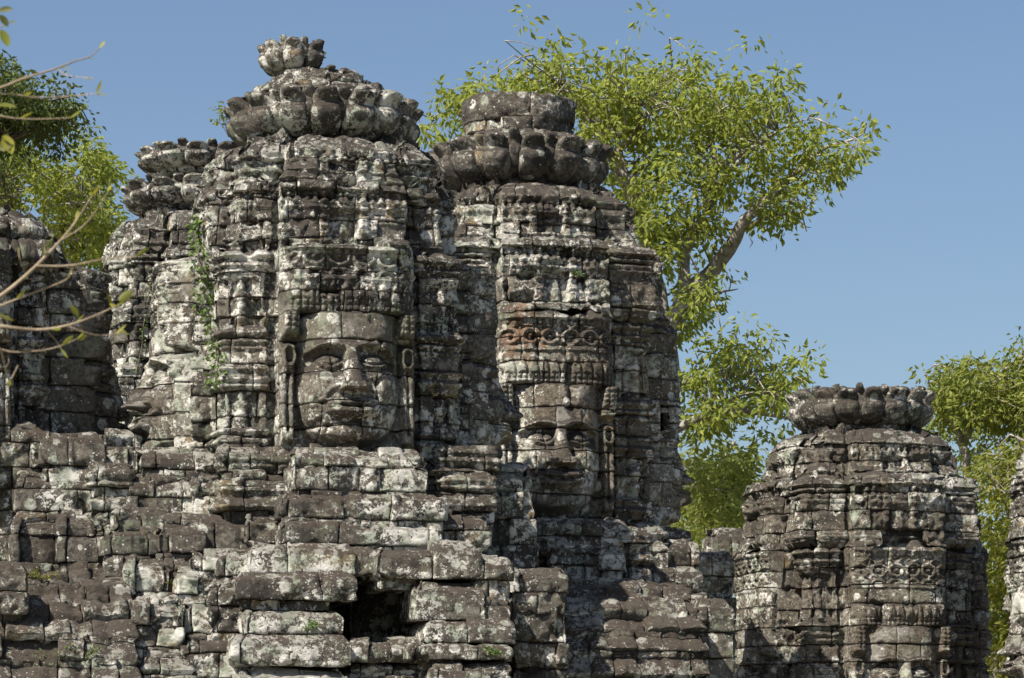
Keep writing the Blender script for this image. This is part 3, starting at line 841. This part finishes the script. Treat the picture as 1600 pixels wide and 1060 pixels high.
part_of(G1, 'side_pier', [(800, 888, 886, 926, -2.3, dict(hc=.5, blen=.7)), (803, 888, 924, 1004, -2.2, dict(hc=.5, blen=.5)), (806, 888, 1002, None, -2.1)])

G2 = thing('terrace_ruin', 'stepped piles of lichen-spotted blocks below the left-facing carved face', 'ruin', P(240, 1200, -3) * [1, 1, 0])
part_of(G2, 'upper_ledge', [
    (222, 355, 697, 775, -2.2, dict(hc=.36, blen=.5)), (205, 300, 738, 812, -2.5, dict(hc=.4)),
    (142, 202, 722, 800, -2.6, dict(mo)), (26, 142, 735, 800, -2.4, dict(hc=.36, blen=.9)),
    (300, 400, 740, 812, -2.45), (176, 258, 790, 830, -2.9), (255, 392, 800, 862, -2.95, dict(hc=.4))])
part_of(G2, 'middle_ledge', [
    (94, 152, 795, 880, -2.85), (150, 180, 798, 880, -2.75), (22, 98, 795, 880, -2.7), (162, 250, 825, 868, -3.2), (246, 318, 820, 864, -3.15),
    (200, 258, 868, 925, -3.6, dict(hc=.6)), (252, 300, 870, 925, -3.5), (296, 385, 862, 892, -3.6), (280, 375, 888, 930, -3.7), (340, 395, 862, 900, -3.75)])
part_of(G2, 'lower_wall', [
    (212, 286, 932, 1012, -4.3, dict(hc=.38, orn=.03)), (225, 300, 1008, None, -4.5, dict(mouldings=((.9, .05, .05),))), (286, 345, 925, 990, -3.9),
    (330, 400, 900, 990, -4.0, dict(orn=.03)), (290, 385, 985, None, -4.2, dict(hc=.36))])
_o = part_of(None, 'fallen_stone', [(-12, 42, 880, 925, -5.0, dict(hc=.8, blen=1.2, depth=.6, top=.3, rough=2.0))])
tag(_o, 'loose pale boulder on top of the tiled roof at the left edge', 'stone')
part_of(G2, 'tiled_roof', [(-60, 215, 880, None, -5.2, dict(roof=(2.1, 1.9), depth=2.6, rib=.05, hc=.38, blen=.5, cell=.04))], M_ROOF)
part_of(G2, 'carved_wall', [(-40, 80, 655, 730, -2.2, dict(orn=.05, depth=1.0)), (66, 162, 668, 728, -2.3, dict(hc=.5, blen=1.0)), (-40, 90, 715, 880, -2.0, dict(hc=.4)), (150, 215, 672, 740, -1.6)])

G3 = thing('gallery_roof', 'brown ribbed stone roof and carved cornice below the second face', 'ruin', P(1000, 1200, 1) * [1, 1, 0])
part_of(G3, 'cornice', [
    (838, 978, 812, 838, 3.55, dict(orn=.05, hc=.4, blen=.6)), (868, 975, 836, 884, 3.65, dict(hc=.32, mouldings=((.6, .1, .06),))), (975, 1015, 822, 884, 3.7, dict(mo)),
    (942, 975, 850, 892, 3.4), (1010, 1046, 845, 900, 4.6), (1040, 1092, 838, 960, 5.5, dict(hc=.4)), (835, 1100, 880, 1000, 4.2, dict(hc=.4))])
part_of(G3, 'vaulted_roof', [(884, 1112, 897, None, .5, dict(roof=(2.0, 1.7), depth=2.6, rib=.035, hc=.42, blen=.6))], M_ROOF)
part_of(G3, 'end_wall', [(1095, 1148, 935, None, 2.6, dict(hc=.42)), (1060, 1120, 925, None, 3.7, dict(hc=.42))])
_o = part_of(None, 'enclosure_wall', [(1075, 1150, 856, 1000, 12.0, dict(hc=.4, blen=.6)), (1120, 1195, 826, 900, 16.5, dict(hc=.4)), (1070, 1150, 960, None, 11.5, dict(hc=.42, orn=.03))], M_T3)
tag(_o, 'far broken stone wall between the brown roof and the right tower', 'wall')

# ------------------------------------------------------------------ plants
def tube(pts, rad, sides=6, sub=3, seed=0, wob=0.0):
    pts = np.asarray(pts, float); n = len(pts)
    u = np.linspace(0, n - 1, (n - 1) * sub + 1)
    q = []
    for x in u:        # Catmull-Rom
        i = min(int(x), n - 2); f = x - i
        p0, p1, p2, p3 = pts[max(i - 1, 0)], pts[i], pts[i + 1], pts[min(i + 2, n - 1)]
        q.append(.5 * (2 * p1 + (p2 - p0) * f + (2 * p0 - 5 * p1 + 4 * p2 - p3) * f ** 2 + (3 * p1 - p0 - 3 * p2 + p3) * f ** 3))
    q = np.array(q)
    r = np.interp(u, np.linspace(0, n - 1, len(rad)), rad)
    if wob: q = q + wob * np.stack([fbm(q * 1.1, 2, seed), fbm(q * 1.1, 2, seed + 1), fbm(q * 1.1, 2, seed + 2)], 1)
    T = np.gradient(q, axis=0); T /= np.maximum(np.linalg.norm(T, axis=1, keepdims=True), 1e-9)
    up = np.where(np.abs(T[:, 2:3]) > .9, np.array([[1., 0, 0]]), np.array([[0, 0, 1.]]))
    A = np.cross(T, up); A /= np.maximum(np.linalg.norm(A, axis=1, keepdims=True), 1e-9)
    Bv = np.cross(T, A)
    an = np.linspace(0, 2 * math.pi, sides, endpoint=False)
    V = (q[:, None, :] + r[:, None, None] * (np.cos(an)[None, :, None] * A[:, None, :] + np.sin(an)[None, :, None] * Bv[:, None, :])).reshape(-1, 3)
    i = np.arange(len(V)).reshape(-1, sides); j = np.roll(i, -1, 1)
    F = np.stack([i[:-1], j[:-1], j[1:], i[1:]], -1).reshape(-1, 4)
    return V, F, q, r

def leaves(cen, n, rad, size, rng, droop=.6, aspect=.45, flat=.75):
    """n kite-shaped folded leaves around every centre"""
    N = len(cen) * n
    c = np.repeat(cen, n, 0)
    d = rng.normal(0, 1, (N, 3)); d /= np.linalg.norm(d, axis=1, keepdims=True)
    rr = rad * rng.random((N, 1)) ** .5
    p = c + d * rr * np.array([1, 1, flat])
    ax = d * np.array([1, 1, .6]) + rng.normal(0, .45, (N, 3)); ax[:, 2] -= droop
    ax /= np.linalg.norm(ax, axis=1, keepdims=True)
    sd = np.cross(ax, rng.normal(0, 1, (N, 3))); sd /= np.maximum(np.linalg.norm(sd, axis=1, keepdims=True), 1e-6)
    nn = np.cross(ax, sd)
    L = size * rng.uniform(.65, 1.25, (N, 1)); W = L * aspect
    V = np.stack([p, p + ax * L * .42 + sd * W * .5 + nn * W * .18, p + ax * L - nn * W * .12, p + ax * L * .42 - sd * W * .5 + nn * W * .18], 1).reshape(-1, 3)
    F = np.arange(N * 4).reshape(N, 4)
    a = np.repeat(np.clip(rng.normal(.5, .22, N) , 0, 1), 4)
    return V, F, a

def inside(poly, x, y):
    poly = np.asarray(poly, float); c = np.zeros(len(x), bool); n = len(poly)
    for i in range(n):
        (x0, y0), (x1, y1) = poly[i], poly[(i + 1) % n]
        if y0 == y1: continue
        k = ((y0 > y) != (y1 > y)) & (x < (x1 - x0) * (y - y0) / (y1 - y0) + x0)
        c ^= k
    return c

def tree(name, label, Y, limbs, polys, nclus, per, size, leafmat, barkmat, seed, rad=.5, thick=2.0, gap=-.15, gscale=70, group=None, trunk_r=.45, trunk_px=None, droop=.6, ins=8):
    rng = np.random.default_rng(seed)
    k = (D0 + Y) / D0
    base = P(trunk_px[0], 0, Y)
    root = thing(name, label, 'tree', (base[0], base[1], 0), group)
    vs, fs, n, sk, skr = [], [], 0, [], []
    def put(V, F, q=None, r=None):
        nonlocal n
        vs.append(V); fs.append(F + n); n += len(V)
        if q is not None: sk.append(q); skr.append(r)
    tp = [np.array([base[0], base[1], -.2]), np.array([base[0] + .2, base[1], P(0, trunk_px[1], Y)[2] * .5]), P(trunk_px[0], trunk_px[1], Y)]
    V, F, q, r = tube(tp, [trunk_r * 1.3, trunk_r, trunk_r * .8], 10, 4, seed, .1)
    put(V, F)
    for i, (pts, r0, r1) in enumerate(limbs):
        dy = np.cumsum(rng.normal(0, .35, len(pts)))
        pp = [P(x, y, Y) + np.array([0, d if j else 0, 0]) for j, ((x, y), d) in enumerate(zip(pts, dy))]
        put(*tube(pp, [r0, (r0 + r1) * .5, r1 * .5], 8, 5, seed + i, .10))
    Q = np.concatenate(sk); R = np.concatenate(skr)
    cen = []
    area = []
    for poly in polys:
        pa = np.asarray(poly, float)
        area.append(abs(np.sum(pa[:, 0] * np.roll(pa[:, 1], -1) - np.roll(pa[:, 0], -1) * pa[:, 1])) / 2)
    for poly, ar in zip(polys, area):
        pa = np.asarray(poly, float)
        want = int(nclus * ar / sum(area)); got = 0
        while got < want:
            x = rng.uniform(pa[:, 0].min(), pa[:, 0].max(), 400); y = rng.uniform(pa[:, 1].min(), pa[:, 1].max(), 400)
            m = inside(poly, x - ins, y) & inside(poly, x + ins, y) & inside(poly, x, y - rad * 85 / k) & inside(poly, x, y + ins * .5)
            m &= fbm(np.stack([x / gscale, y / gscale, np.full(400, seed * 1.7)], 1), 2, seed) > gap
            x, y = x[m][:want - got], y[m][:want - got]
            for a, b in zip(x, y): cen.append(P(a, b, Y) + np.array([0, rng.normal(0, thick * .5), 0]))
            got += len(x)
    for q in sk[1:]:          # leaves also sit along the outer part of every limb
        for c in q[int(len(q) * .62)::2]: cen.append(c + rng.normal(0, .22, 3))
    cen = np.array(cen)
    # twigs from the nearest limb to every second cluster
    for i, c in enumerate(cen):
        d = np.linalg.norm(Q - c, axis=1) + .25 * np.maximum(Q[:, 2] - c[2], 0)
        j = int(np.argmin(d))
        if d[j] < 4.0 and i % 2 == 0:
            m1 = Q[j] * .65 + c * .35 + rng.normal(0, .10, 3) * d[j] + np.array([0, 0, .06 * d[j]])
            m2 = Q[j] * .3 + c * .7 + rng.normal(0, .10, 3) * d[j] + np.array([0, 0, .08 * d[j]])
            V, F, q, r = tube([Q[j], m1, m2, c], [min(R[j] * .6, .036), .024, .014, .006], 4, 2, i)
            put(V, F)
    mesh_obj('trunk', np.concatenate(vs), np.concatenate(fs), barkmat, root)
    V, F, a = leaves(cen, per, rad, size, rng, droop)
    mesh_obj('crown', V, F, leafmat, root, attrs={'blk': a}, smooth=False)
    return root

M_BARK = bark_material('pale_bark', (0.14, 0.12, 0.10), (0.34, 0.31, 0.27))
M_BARKD = bark_material('dark_bark', (0.05, 0.04, 0.03), (0.15, 0.12, 0.09))
M_LEAF = leaf_material('leaf_yellow_green', [(0.10, 0.15, 0.028), (0.24, 0.29, 0.05), (0.40, 0.42, 0.085)], .55)
M_LEAFD = leaf_material('leaf_dark_green', [(0.035, 0.058, 0.014), (0.07, 0.10, 0.022), (0.13, 0.16, 0.036)], .38)
M_LEAFM = leaf_material('leaf_green', [(0.085, 0.12, 0.025), (0.19, 0.23, 0.042), (0.33, 0.34, 0.07)], .5)
M_LEAFY = leaf_material('leaf_yellow', [(0.08, 0.115, 0.02), (0.19, 0.22, 0.034), (0.35, 0.33, 0.05)], .5)
M_VINE = leaf_material('vine_leaf', [(0.06, 0.11, 0.025), (0.11, 0.18, 0.04), (0.18, 0.25, 0.06)], .35)

tree('broadleaf_tree', 'big airy tree with pale limbs rising behind the slab-topped tower', 22,
     [([(1010, 900), (1030, 700), (1042, 600), (1045, 520)], .42, .30),
      ([(1045, 520), (1088, 450), (1120, 420), (1142, 385), (1160, 355), (1190, 320), (1235, 270), (1295, 228), (1345, 212)], .24, .03),
      ([(1045, 520), (1015, 400), (988, 300), (965, 220), (948, 150)], .22, .04),
      ([(1060, 490), (1072, 400), (1098, 330), (1118, 220), (1132, 135)], .17, .02),
      ([(1100, 330), (1155, 255), (1200, 185)], .10, .02),
      ([(985, 300), (930, 200), (880, 150), (845, 112)], .15, .02),
      ([(968, 230), (1010, 175), (1030, 130)], .10, .02),
      ([(950, 240), (850, 190), (760, 160), (690, 170)], .12, .02),
      ([(1160, 355), (1205, 342), (1245, 335)], .07, .02),
      ([(1118, 260), (1180, 230), (1255, 200)], .08, .02),
      ([(1042, 600), (1090, 592), (1140, 580), (1205, 605)], .13, .03),
      ([(1035, 690), (1105, 648), (1170, 648), (1235, 662)], .13, .03),
      ([(1060, 490), (1110, 475), (1150, 465)], .06, .02)],
     [[(640, 205), (655, 165), (700, 130), (720, 105), (790, 85), (830, 68), (880, 85), (935, 72), (960, 90), (1010, 78), (1050, 100), (1080, 85), (1110, 120), (1150, 90),
       (1155, 130), (1205, 115), (1240, 160), (1270, 178), (1300, 205), (1358, 206), (1340, 245), (1320, 278), (1280, 288), (1262, 325), (1240, 360), (1200, 345),
       (1150, 345), (1110, 390), (1085, 400), (1060, 480), (1020, 470), (985, 390), (960, 300), (900, 260), (820, 230), (760, 220), (700, 210), (660, 225)],
      [(1040, 470), (1090, 410), (1135, 445), (1188, 428), (1182, 462), (1120, 478), (1075, 520), (1040, 520)],
      [(1050, 520), (1090, 530), (1120, 505), (1160, 520), (1210, 525), (1235, 560), (1262, 600), (1250, 640), (1200, 665), (1150, 660), (1120, 690), (1080, 680), (1055, 620)]],
     760, 23, .205, M_LEAF, M_BARK, 71, rad=.46, thick=3.6, gap=-.03, gscale=24, trunk_px=(1010, 900))
tree('broadleaf_tree', 'sunlit bushy tree low between the second face and the right tower', 32,
     [([(1120, 1000), (1110, 900), (1100, 800)], .3, .2), ([(1060, 760), (1100, 765), (1135, 778), (1165, 778)], .15, .07), ([(1100, 840), (1120, 800), (1165, 815)], .14, .06), ([(1100, 800), (1130, 720), (1150, 690)], .12, .03)],
     [[(1050, 700), (1100, 705), (1140, 670), (1200, 680), (1215, 760), (1190, 840), (1130, 880), (1050, 870)]],
     260, 30, .23, M_LEAFM, M_BARK, 72, rad=.6, thick=6, gap=-.18, gscale=35, trunk_px=(1120, 1000))
tree('broadleaf_tree', 'tall loose tree beyond the crown of the right tower', 34,
     [([(1540, 1000), (1515, 800), (1502, 700), (1492, 640), (1484, 575)], .2, .03), ([(1502, 700), (1530, 640), (1560, 590), (1590, 560)], .12, .03), ([(1500, 690), (1470, 630), (1440, 595)], .08, .02), ([(1530, 640), (1600, 630), (1650, 600)], .1, .02)],
     [[(1405, 592), (1440, 570), (1480, 560), (1510, 545), (1560, 540), (1640, 535), (1680, 700), (1590, 690), (1560, 660), (1530, 740), (1500, 700), (1450, 655), (1440, 610)]],
     240, 42, .20, M_LEAFM, M_BARK, 73, rad=.55, thick=3, gap=-.12, gscale=40, trunk_px=(1540, 1000))
tree('broadleaf_tree', 'yellow-green tree filling the gap beside the right edge of the picture', 28,
     [([(1600, 1000), (1590, 850), (1580, 760), (1590, 700)], .25, .05), ([(1585, 800), (1550, 760), (1540, 720)], .1, .03)],
     [[(1515, 720), (1545, 690), (1580, 672), (1680, 665), (1680, 1090), (1515, 1090), (1535, 800)]],
     430, 40, .19, M_LEAFY, M_BARK, 74, rad=.55, thick=4, gap=-.3, gscale=35, ins=8, trunk_px=(1600, 1000))
tree('broadleaf_tree', 'dark green tree high at the left edge above the paler tree', 24,
     [([(-80, 700), (-60, 400), (-30, 250), (0, 210)], .3, .15), ([(-30, 250), (30, 205), (80, 180), (110, 160)], .12, .02), ([(0, 210), (20, 150), (40, 120)], .1, .02)],
     [[(-90, 85), (0, 92), (35, 108), (58, 138), (110, 130), (128, 150), (125, 172), (95, 200), (60, 208), (-90, 215)]],
     230, 32, .18, M_LEAFD, M_BARKD, 75, rad=.44, thick=3, gap=0.0, gscale=22, ins=6, trunk_px=(-80, 700))
tree('broadleaf_tree', 'paler green tree behind the broken tower at the left edge', 30,
     [([(120, 700), (112, 430), (108, 360), (96, 320), (60, 270)], .25, .06), ([(108, 360), (128, 310), (150, 260)], .1, .02), ([(108, 370), (70, 350), (20, 330)], .09, .02), ([(96, 320), (100, 250)], .08, .02)],
     [[(-90, 215), (40, 198), (80, 210), (130, 203), (186, 235), (182, 262), (170, 300), (198, 330), (196, 400), (160, 430), (110, 400), (60, 345), (-90, 345)]],
     330, 34, .19, M_LEAF, M_BARK, 76, rad=.5, thick=3, gap=-.12, gscale=30, ins=10, trunk_px=(120, 700))

# ---- plants rooted on the stone: found where they grow by looking along the line of sight once
bpy.context.view_layer.update()
_dg = bpy.context.evaluated_depsgraph_get()
def hit(px, py):
    o = Vector(cam.location); d = (Vector(P(px, py, 0)) - o).normalized()
    ok, loc, nor, *_ = SC.ray_cast(_dg, o, d)
    return (np.array(loc), np.array(nor)) if ok else (P(px, py, 0), np.array([0, -1, 0]))

def vine(label, path, per, rad, size, seed, mat=None):
    rng = np.random.default_rng(seed)
    H_ = [hit(*p) for p in path]
    pts = [l + n * .05 + np.array([0, -.03, 0]) for l, n in H_]
    root = thing('climbing_vine', label, 'vine', pts[0])
    V, F, q, r = tube(pts, [.015, .008], 5, 4)
    mesh_obj('stem', V, F, M_BARKD, root)
    V, F, a = leaves(q, per, rad, size, rng, .8, .7)
    mesh_obj('foliage', V, F, mat or M_VINE, root, attrs={'blk': a}, smooth=False)
def weed(label, px, py, n, size, h, seed, mat=None, spread=.5):
    rng = np.random.default_rng(seed)
    l, nr = hit(px, py)
    root = thing('weed', label, 'plant', l)
    vs, fs, k, tips = [], [], 0, []
    for i in range(n):
        d = np.array([rng.normal(0, spread), -abs(rng.normal(.2, .3)), rng.uniform(.3, 1.0)]) * h
        V, F, q, r = tube([l - nr * .03, l + d * .5 + [0, 0, h * .15], l + d], [.006, .003], 4, 3)
        vs.append(V); fs.append(F + k); k += len(V); tips += list(q[3:])
    mesh_obj('stem', np.concatenate(vs), np.concatenate(fs), M_BARKD, root)
    V, F, a = leaves(np.array(tips), 3, size * .8, size, rng, .3, .5)
    mesh_obj('foliage', V, F, mat or M_VINE, root, attrs={'blk': a}, smooth=False)
vine('thick green vine hanging down the flank left of the great face', [(318, 338), (312, 360), (316, 385), (310, 410), (322, 440), (318, 470), (330, 500), (340, 530), (346, 560), (340, 595)], 11, .16, .085, 401)
vine('thin strand of green creeper on the left flank near the shadowed tower', [(234, 445), (230, 475), (225, 505), (220, 540), (214, 580)], 6, .06, .05, 402)
weed('small leafy plant sprouting on the very top of the nearest tower', 503, 100, 5, .07, .22, 411, M_LEAFD)
weed('feathery fern on the ledge left of the black opening', 488, 988, 6, .06, .16, 412)
weed('feathery fern on the ledge under the right end of the black opening', 768, 1030, 7, .06, .2, 413)
weed('yellow weed along the top of the brown tiled roof at the left', 62, 908, 9, .05, .16, 414, M_LEAFY, 1.2)
weed('small yellow weed below the lichen-white blocks', 268, 922, 5, .05, .12, 415, M_LEAFY)
weed('tiny fern on the niche ledge above the second face', 900, 434, 5, .06, .15, 416)
weed('scattered green weed low on the tiled roof', 130, 1035, 8, .05, .25, 417, None, 1.0)
weed('twiggy bush growing behind the left side of the lotus crown', 357, 214, 9, .09, .5, 418, M_LEAFM, .5)

# ---- out-of-focus branch reaching in close to the camera
def near_branch(label, paths, big, seed):
    Yb = -35.0
    rng = np.random.default_rng(seed)
    p0 = P(*paths[0][0][0], Yb)
    root = thing('tree_branch', label, 'branch', p0)
    vs, fs, k, sites = [], [], 0, []
    for pts, r0, r1 in paths:
        dy = np.cumsum(rng.normal(0, .05, len(pts)))
        pp = [P(x, y, Yb + d) for (x, y), d in zip(pts, dy)]
        s = .01 * (D0 + Yb) / D0
        V, F, q, r = tube(pp, [r0 * s * .5, r1 * s * .5], 7, 5, 5, .006)
        vs.append(V); fs.append(F + k); k += len(V)
        sites += [(q[i], q[min(i + 1, len(q) - 1)] - q[i - 1]) for i in range(8, len(q), 4)] + [(q[-1], q[-1] - q[-2])] * 2
    mesh_obj('twig', np.concatenate(vs), np.concatenate(fs), M_TWIG, root)
    LV, LF, LA, k = [], [], [], 0
    def leaf(p, d, L, W, tone):
        nonlocal k
        d = d / np.linalg.norm(d); sd = np.cross(d, rng.normal(0, 1, 3)); sd /= np.linalg.norm(sd); nn = np.cross(d, sd)
        tt = np.linspace(0, 1, 7); w = W * np.sin(np.clip(tt * .93 + .07, 0, 1) * math.pi) ** .8
        for t, ww in zip(tt, w):
            c = p + d * L * t + nn * L * .12 * t * t
            LV.extend([c - sd * ww + nn * ww * .4, c, c + sd * ww + nn * ww * .4])
        for i in range(6):
            for j in range(2): LF.append([k + i * 3 + j, k + i * 3 + j + 1, k + i * 3 + j + 4, k + i * 3 + j + 3])
        LA.extend([tone] * 21); k += 21
    for p, d in sites:
        if rng.random() < .55:
            dd = d / np.linalg.norm(d) + np.array([rng.normal(0, .5), rng.normal(0, .4), rng.normal(.35, .5)])
            leaf(p, dd, rng.uniform(.030, .065), rng.uniform(.004, .008), rng.uniform(.3, 1))
    for x, y, dx, dz, L, W, tone in big:
        leaf(P(x, y, Yb), np.array([dx, 0.1, dz]), L, W, tone)
    mesh_obj('leaves', np.array(LV), np.array(LF), M_YOUNG, root, attrs={'blk': LA})
M_YOUNG = leaf_material('young_leaf', [(0.06, 0.07, 0.015), (0.22, 0.24, 0.03), (0.42, 0.38, 0.06)], .4)
M_TWIG = bark_material('twig_bark', (0.20, 0.15, 0.10), (0.36, 0.29, 0.20))
near_branch('blurred forking branch with yellow buds crossing the dark tower at the left edge',
    [([(-60, 500), (0, 462), (50, 422), (95, 377), (120, 345), (146, 305)], 7, 2.2), ([(58, 416), (110, 416), (170, 405), (215, 402)], 3.5, 1.3),
     ([(-60, 502), (0, 477), (40, 462), (100, 440), (112, 428)], 4, 1.3), ([(-60, 504), (0, 509), (60, 515), (110, 508), (155, 492), (180, 480)], 5.5, 1.6),
     ([(105, 510), (150, 524), (195, 521)], 3, 1.3), ([(-60, 506), (0, 545), (50, 548), (90, 542), (120, 530)], 3, 1.3), ([(95, 377), (135, 350), (170, 300)], 2.6, 1.1),
     ([(0, 545), (8, 580), (14, 592), (26, 570)], 3, 1.3), ([(70, 514), (85, 530), (95, 545)], 2, 1), ([(40, 430), (30, 405), (28, 390)], 2, 1), ([(60, 414), (75, 390)], 2, 1)],
    ((-6, 487, 1, -.35, .07, .02, .2), (186, 470, .6, .5, .06, .016, .25), (110, 478, .6, -1, .05, .013, .3)), 500)
near_branch('blurred thin twigs with sparse leaves against the sky at the top left',
    [([(-70, 160), (0, 138), (40, 122), (85, 108), (118, 95), (140, 88), (156, 74)], 4.5, 1.4), ([(-70, 160), (0, 147), (60, 153), (110, 150), (152, 146)], 3, 1.1),
     ([(-70, 160), (0, 182), (50, 187), (110, 184)], 3, 1.1), ([(-70, 160), (-60, 60), (0, 42), (15, 35)], 3, 1.2), ([(88, 107), (108, 118), (146, 122)], 2, 1)],
    ((-2, 17, 1, .1, .05, .012, .1), (0, 24, .6, -1, .05, .014, .05), (2, 47, .4, -1, .065, .016, .45), (-5, 165, 1, -.2, .07, .02, .25), (6, 212, .4, -1, .07, .022, .9), (-4, 230, 1, .1, .05, .02, .15)), 501)
